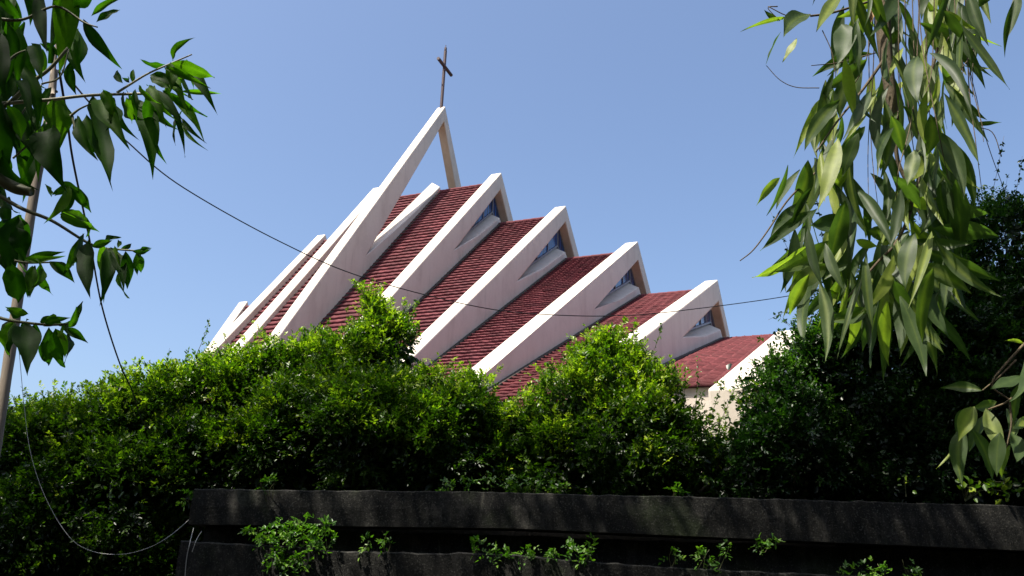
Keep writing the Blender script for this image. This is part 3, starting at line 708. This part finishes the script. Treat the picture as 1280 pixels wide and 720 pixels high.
# ------------------------------------------------------------------ eucalyptus, right
et = empty('eucalyptus_tree', (5.2, 2.4, 0)); tag(et, 'eucalyptus tree hanging long grey-green leaves into the upper right, in front of the sky', 'tree')
eb = Big(); et1 = Tubes(); ebr = Tubes()
YE = 2.05; pe = YE/math.cos(PH)/F
def EL(bx, by, tx, ty, wpx, y=None, tint=None, **k):
    y = jit(YE, .13) if y is None else y
    kw = dict(sag=rng.uniform(-.10, .12), side=rng.uniform(-.22, .22), fold=rng.uniform(.05, .4), wave=.06, nv=12); kw.update(k)
    fx = unit(CAM-at(bx, by, y))+rng.normal(0, .36, 3)
    eb.leaf(at(bx, by, y), at(tx, ty, y+rng.normal(0, .06)), wpx*pe*1.08, tint=(min(1, max(0, rng.normal(.43, .2))) if tint is None else tint), face=fx, **kw)
for q in [   # leaves that make the outline
    (988, 22, 925, 40, 6, .75), (975, 26, 955, 12, 7, .3), (1013, 18, 980, 46, 24, .45), (996, 48, 978, 78, 12, .85), (976, 40, 957, 82, 9, .4), (1052, -10, 1020, 40, 15, .7), (1095, -6, 1045, 22, 14, .75),
    (1052, 30, 1046, 82, 27, .35), (1066, 30, 1060, 84, 24, .35), (1084, 74, 1026, 114, 19, .45), (1062, 95, 1050, 148, 18, .5), (1032, 100, 1018, 190, 16, .6), (1042, 112, 1022, 200, 22, .55),
    (1170, 12, 1220, 36, 17, .85), (1208, 40, 1252, 58, 5, .85), (1218, 6, 1240, -14, 20, .3), (1210, -10, 1236, 58, 14, .4), (1148, 28, 1232, 112, 20, .45), (1204, 82, 1245, 86, 5, .85), (1215, 155, 1252, 153, 7, .3),
    (1272, -14, 1260, 46, 14, .4), (1268, 0, 1256, 72, 8, .3), (1240, -30, 1216, 14, 26, .25), (1160, 160, 1205, 250, 20, .4), (1186, 196, 1220, 232, 18, .35), (1192, 120, 1234, 150, 12, .45),
    (1010, 200, 988, 262, 20, .5), (1018, 205, 985, 290, 24, .6), (1000, 212, 970, 262, 11, .4), (975, 222, 945, 258, 11, .85), (985, 206, 958, 270, 8, .3), (1012, 305, 940, 347, 20, .75), (1040, 300, 966, 340, 22, .6),
    (1060, 280, 1012, 282, 26, .25), (1050, 325, 985, 335, 12, .7), (1036, 330, 982, 366, 20, .6), (1046, 352, 1018, 400, 14, .9), (1084, 386, 1030, 400, 20, .5), (1128, 345, 1132, 378, 24, .9),
    (1086, 288, 1124, 294, 20, .6), (1070, 300, 1098, 308, 12, .95), (1098, 300, 1122, 305, 14, .95), (1140, 300, 1220, 302, 16, .4), (1160, 270, 1238, 268, 24, .3), (1165, 285, 1250, 296, 26, .25),
    (1150, 310, 1252, 352, 22, .45), (1150, 330, 1215, 368, 20, .6), (1170, 300, 1254, 372, 14, .55), (1140, 330, 1225, 402, 20, .5), (1150, 350, 1188, 424, 24, .35), (1125, 370, 1158, 470, 18, .4),
    (1110, 372, 1104, 478, 15, .4), (1100, 370, 1088, 460, 17, .45), (1118, 372, 1124, 440, 15, .35), (1132, 372, 1172, 470, 17, .6), (1100, 360, 1078, 440, 22, .4), (1095, 330, 1060, 400, 16, .5),
    (1080, 340, 1046, 470-20, 7, .5), (1136, 390, 1180, 442, 16, .6), (1128, 400, 1150, 452, 12, .4), (1150, 300, 1196, 330, 12, .95), (1060, 330, 1030, 350, 14, .5),
    (1228, 488, 1176, 485, 13, .5), (1217, 508, 1196, 546, 19, .45), (1205, 530, 1203, 608, 18, .5), (1232, 510, 1256, 572, 17, .7), (1228, 520, 1211, 566, 19, .45), (1215, 536, 1241, 604, 16, .45), (1218, 508, 1198, 552, 17, .8),
    (1250, 540, 1246, 596, 15, .4), (1263, 556, 1253, 598, 12, .7), (1276, 470, 1238, 486, 14, .35), (1282, 446, 1262, 502, 15, .4), (1284, 520, 1266, 536, 9, .85), (1246, 502, 1216, 510, 14, .6), (1280, 430, 1256, 426, 4, .9),
    (1264, 540, 1270, 578, 16, .35), (1200, 552, 1170, 586, 4, .9), (1274, 480, 1268, 530, 12, .5), (1258, 510, 1262, 555, 12, .5)]:
    EL(*q[:5], tint=(q[5] if len(q) > 5 else None))
def env(y):   # left/right reach of the curtain of leaves at image height y
    return (np.interp(y, [-40, 60, 120, 220, 300, 380, 440], [1035, 1055, 1030, 1000, 985, 1010, 1075]), np.interp(y, [-40, 60, 120, 220, 300, 380, 440], [1230, 1205, 1195, 1205, 1200, 1190, 1160]))
for k in range(265):
    by = rng.uniform(-60, 385); e0, e1 = env(by+20); bx = rng.uniform(e0+6, e1-6)
    an = rng.normal(0, .38)+(bx-1115)/320*.5; L_ = rng.uniform(45, 105)
    EL(bx, by, bx+math.sin(an)*L_, by+math.cos(an)*L_, rng.uniform(8, 18)*(1 if rng.random() < .8 else 1.3), y=jit(2.15, .2), tint=(rng.uniform(.75, 1) if rng.random() < .18 else None))  # some leaves tinted pale, sunlight put into their colour
def ets(tb_, pts, r0, r1, y=YE): tb_.add(spline([at(p[0], p[1], y+(p[2] if len(p) > 2 else 0)) for p in pts], 6), r0, r1, 6)
ets(ebr, [(1095, -60), (1102, 0), (1106, 60), (1112, 108), (1118, 150)], .028, .013, 2.1)
ets(et1, [(1118, 150), (1122, 200), (1140, 250), (1122, 300), (1095, 330), (1060, 372), (1050, 385)], .0065, .002)
ets(et1, [(1172, 60), (1150, 150), (1150, 220), (1120, 290)], .004, .002); ets(et1, [(1013, 20), (1040, 16), (1080, 4), (1105, -4)], .0035, .004)
ets(et1, [(925, 326), (942, 312), (962, 285), (985, 250), (1020, 215)], .0014, .003); ets(et1, [(958, 82), (975, 100), (995, 109), (1024, 110)], .001, .0015)
ets(et1, [(1014, 82), (1050, 78), (1095, 66)], .0012, .002); ets(et1, [(1028, 38), (1040, 66), (1045, 100)], .0015, .001); ets(et1, [(1020, 190), (1048, 150), (1080, 110), (1108, 70)], .002, .005)
ets(et1, [(1262, 500), (1240, 480), (1262, 450), (1290, 420)], .002, .004); ets(et1, [(1235, 512), (1262, 500), (1290, 470)], .002, .004); ets(et1, [(1228, 488), (1250, 470), (1270, 450)], .0015, .003)
ets(et1, [(1262, 500), (1264, 530), (1258, 560)], .003, .0015); ets(et1, [(975, 26), (960, 10), (972, 8)], .001, .002); ets(et1, [(1013, 18), (986, 20), (960, 8)], .002, .0015)
for k in range(20):
    x0 = rng.uniform(1070, 1230); y0 = rng.uniform(-30, 60); l_ = rng.uniform(90, 260); dx = rng.normal(0, 22)
    ets(et1, [(x0, -50), (x0+dx*.3, y0+l_*.3), (x0+dx, y0+l_*.7, rng.normal(0, .08)), (x0+dx*1.2+rng.normal(0, 8), y0+l_)], .0018, .0008, jit(2.1, .1))
ets(et1, [(1190, -40), (1200, 80), (1212, 150), (1240, 165), (1252, 196)], .0016, .0012); ets(et1, [(1217, -40), (1218, 40), (1217, 80)], .001, .001)
eb.build('foliage', M['euc'], et)
# a dead curled leaf
dd = Big(); 
t = NT('dead_leaf'); M['dead'] = t.done(t.princ(t.ramp(t.noise(30), [(.3, (.16, .08, .02)), (.7, (.42, .27, .08))]), .7))
dd.leaf(at(1092, 8, 2.0), at(1080, 46, 2.0), 17*pe, sag=.3, fold=.9, wave=.2); dd.build('dead_leaf', M['dead'], et)
et1.build('twig', M['bark_brown'], et)
ebr.add(spline([at(1095, -60, 2.1), (1.6, 2.2, 5.2), (3.4, 2.4, 5.4), (5.0, 2.4, 4.6)], 8), .03, .07, 8)
ebr.add(spline([at(1290, 420, YE), (2.0, 2.2, 2.9), (3.6, 2.4, 3.1), (5.1, 2.4, 2.6)], 8), .006, .03, 8)
ebr.build('branch', M['bark_brown'], et)
tr = Tubes(); tr.add(spline([(5.2, 2.4, -.1), (5.15, 2.4, 3), (4.9, 2.6, 6), (4.3, 3.2, 8.6)], 8), .24, .12, 12, wob=.05)
for q in ((-3, 4.8, 9.6), (-1, 5.5, 9.7), (1.5, 5.2, 9.6), (3.5, 6.3, 9.8), (6, 6.5, 9.7), (-4.5, 4.5, 9.6), (8, 5.5, 9.5), (2.6, 7.2, 9.9)):
    tr.add(spline([(4.6, 2.9, 7.4), ((4.6+q[0])/2, (3+q[1])/2, 9.2), q], 6), .08, .025, 7)
tr.build('trunk', M['bark'], et)
# unseen foliage added overhead and shaped to shade the wall and hedge front
cf = Fol()
SUN_GAPS = [(at(px, py, y), g) for px, py, y, g in ((372, 668, 7.5, .34), (405, 668, 7.5, .2), (655, 690, 7.5, .2), (720, 688, 7.5, .2), (1105, 712, 7.5, .24), (962, 672, 7.6, .12), (470, 672, 7.6, .12), (885, 700, 7.5, .1),  # openings cut along sun rays so chosen spots get sun flecks
        (610, 585, 8.6, .3), (675, 575, 8.6, .25), (560, 560, 8.6, .25), (290, 590, 8.3, .2), (195, 640, 8.0, .2), (60, 620, 7.9, .2), (130, 690, 7.6, .16), (345, 560, 8.6, .2), (440, 590, 8.5, .15), (500, 600, 8.5, .15), (1120, 560, 8.0, .12), (1230, 600, 8.0, .2), (1000, 470, 9.0, .5), (965, 520, 9.0, .4), (1015, 430, 9.0, .4), (985, 560, 8.9, .3), (800, 590, 8.5, .14), (960, 560, 8.4, .2), (30, 700, 7.5, .25), (235, 560, 8.4, .2))]
def shade_canopy(x0, x1, y0, y1, z0, z1, n, rag=.35):
    k = max(4, n//260)
    cx = rng.uniform(x0, x1, k); cy = rng.uniform(y0, y1, k); cz = rng.uniform(z0, z1, k)
    ci = rng.integers(0, k, n)
    P = np.stack([cx[ci], cy[ci], cz[ci]], -1)+rng.normal(0, 1, (n, 3))*np.array([.55, .36, .35])
    P[:, 1] = np.minimum(P[:, 1], y1+rag*rng.random(n)); P[:, 2] = np.maximum(P[:, 2], z0-.1)
    ok = np.ones(n, bool)
    for g0, gr in SUN_GAPS:
        rel = P-g0; tpar = rel@sun_dir; ok &= np.linalg.norm(rel-tpar[:, None]*sun_dir, axis=1) > gr
    P = P[ok]; n = len(P)
    l_ = rng.uniform(.14, .24, n)
    cf.add(leaves_from(P, rand_dirs(n, (0, 0, -.9)), rand_dirs(n), l_, l_*.30, np.clip(rng.normal(.4, .15, n), 0, 1)))
CAN = [(-11, 9, 2.6, 6.85, 9.3, 10.8, 50000), (1.4, 9, 5.9, 8.2, 9.8, 10.9, 11000)]
for c_ in CAN: shade_canopy(*c_)
shade_canopy(-7, -3.2, -2.2, .4, 9.3, 10.6, 2600)
cf.build('added_crown', M['euc'], et)

# ------------------------------------------------------------------ unseen trees added around the camera to block low sky light
def sky_block_tree(x, y, h, r, label):
    root = empty('sky_block_tree', (x, y, 0)); tag(root, label, 'tree', 'unseen trees added to block sky light')
    f2 = Fol(); k = 60; n = 7000
    c = np.stack([x+rng.normal(0, r*.5, k), y+rng.normal(0, r*.35, k), rng.uniform(.6, h, k)], -1)
    P = c[rng.integers(0, k, n)]+rng.normal(0, .5, (n, 3)); P[:, 2] = np.maximum(P[:, 2], .1)
    f2.add(leaves_from(P, rand_dirs(n), rand_dirs(n, (0, 1, 0)), rng.uniform(.3, .5, n), rng.uniform(.18, .3, n), np.clip(rng.normal(.3, .15, n), 0, 1)))
    f2.build('added_crown', M['vine'], root)
    t2 = Tubes(); t2.add(spline([(x, y, -.1), (x+.1, y, h*.4), (x-.1, y+.1, h*.85)], 6), .22, .08, 10); t2.build('trunk', M['bark'], root)
for i, (x, y) in enumerate(((-9, -3), (-5, -5.5), (-1, -6.2), (3.2, -6), (7.5, -5), (10.5, -1.5), (11.5, 3), (-9.5, 1.5))):
    sky_block_tree(x, y, rng.uniform(8.5, 10), 2.6, 'unseen bushy dark tree added behind the camera to block sky light')

# ------------------------------------------------------------------ cables
def cable(label, pts, r, mat, name='cable', grp=''):
    t1 = Tubes(); P = spline([at(*p) for p in pts], 10); t1.add(P, r, r, 6)
    o = t1.build(name, M[mat], None); tag(o, label, 'cable', grp or None); return o
cable('long thin black overhead cable sagging across the church roof', [(78, 88, 2.9), (118, 135, 3.4), (160, 178, 4.0), (230, 235, 4.8), (350, 302, 5.8), (455, 347, 6.4), (600, 384, 7.0), (700, 394, 7.2), (790, 394, 7.4), (870, 386, 7.6), (960, 374, 7.8), (1030, 362, 8.0), (1120, 345, 8.4)], .0042, 'cable')
cable('thick black cord hanging down past the left tree into the hedge', [(74, 88, 2.88), (84, 150, 3.2), (92, 205, 3.6), (112, 300, 4.5), (128, 385, 5.2), (150, 455, 6.0), (166, 490, 6.6), (176, 522, 7.4), (190, 545, 8.6)], .0055, 'cable')
cable('pale thin wire looping low over the dark leaves beside the wall end', [(24, 440, 7.0), (30, 505, 7.0), (38, 565, 7.0), (56, 620, 7.0), (84, 668, 7.0), (112, 688, 7.0), (150, 693, 7.0), (185, 685, 7.1), (212, 670, 7.2), (236, 650, 7.9)], .0024, 'cord')
cable('pale cord hanging over the left end of the lower wall, longer one', [(242, 660, 7.9), (238, 676, 7.5), (233, 700, 7.48), (230, 740, 7.5)], .0032, 'cord', )
cable('short pale cord beside the longer one, bent over the wall edge', [(252, 664, 7.95), (246, 674, 7.52), (240, 690, 7.49)], .003, 'cord')

# ------------------------------------------------------------------ render settings
scene.view_settings.view_transform = 'Standard'; scene.view_settings.look = 'None'
scene.view_settings.exposure = .95; scene.view_settings.gamma = 1
scene.render.engine = 'CYCLES'
scene.cycles.max_bounces = 8; scene.cycles.transparent_max_bounces = 4
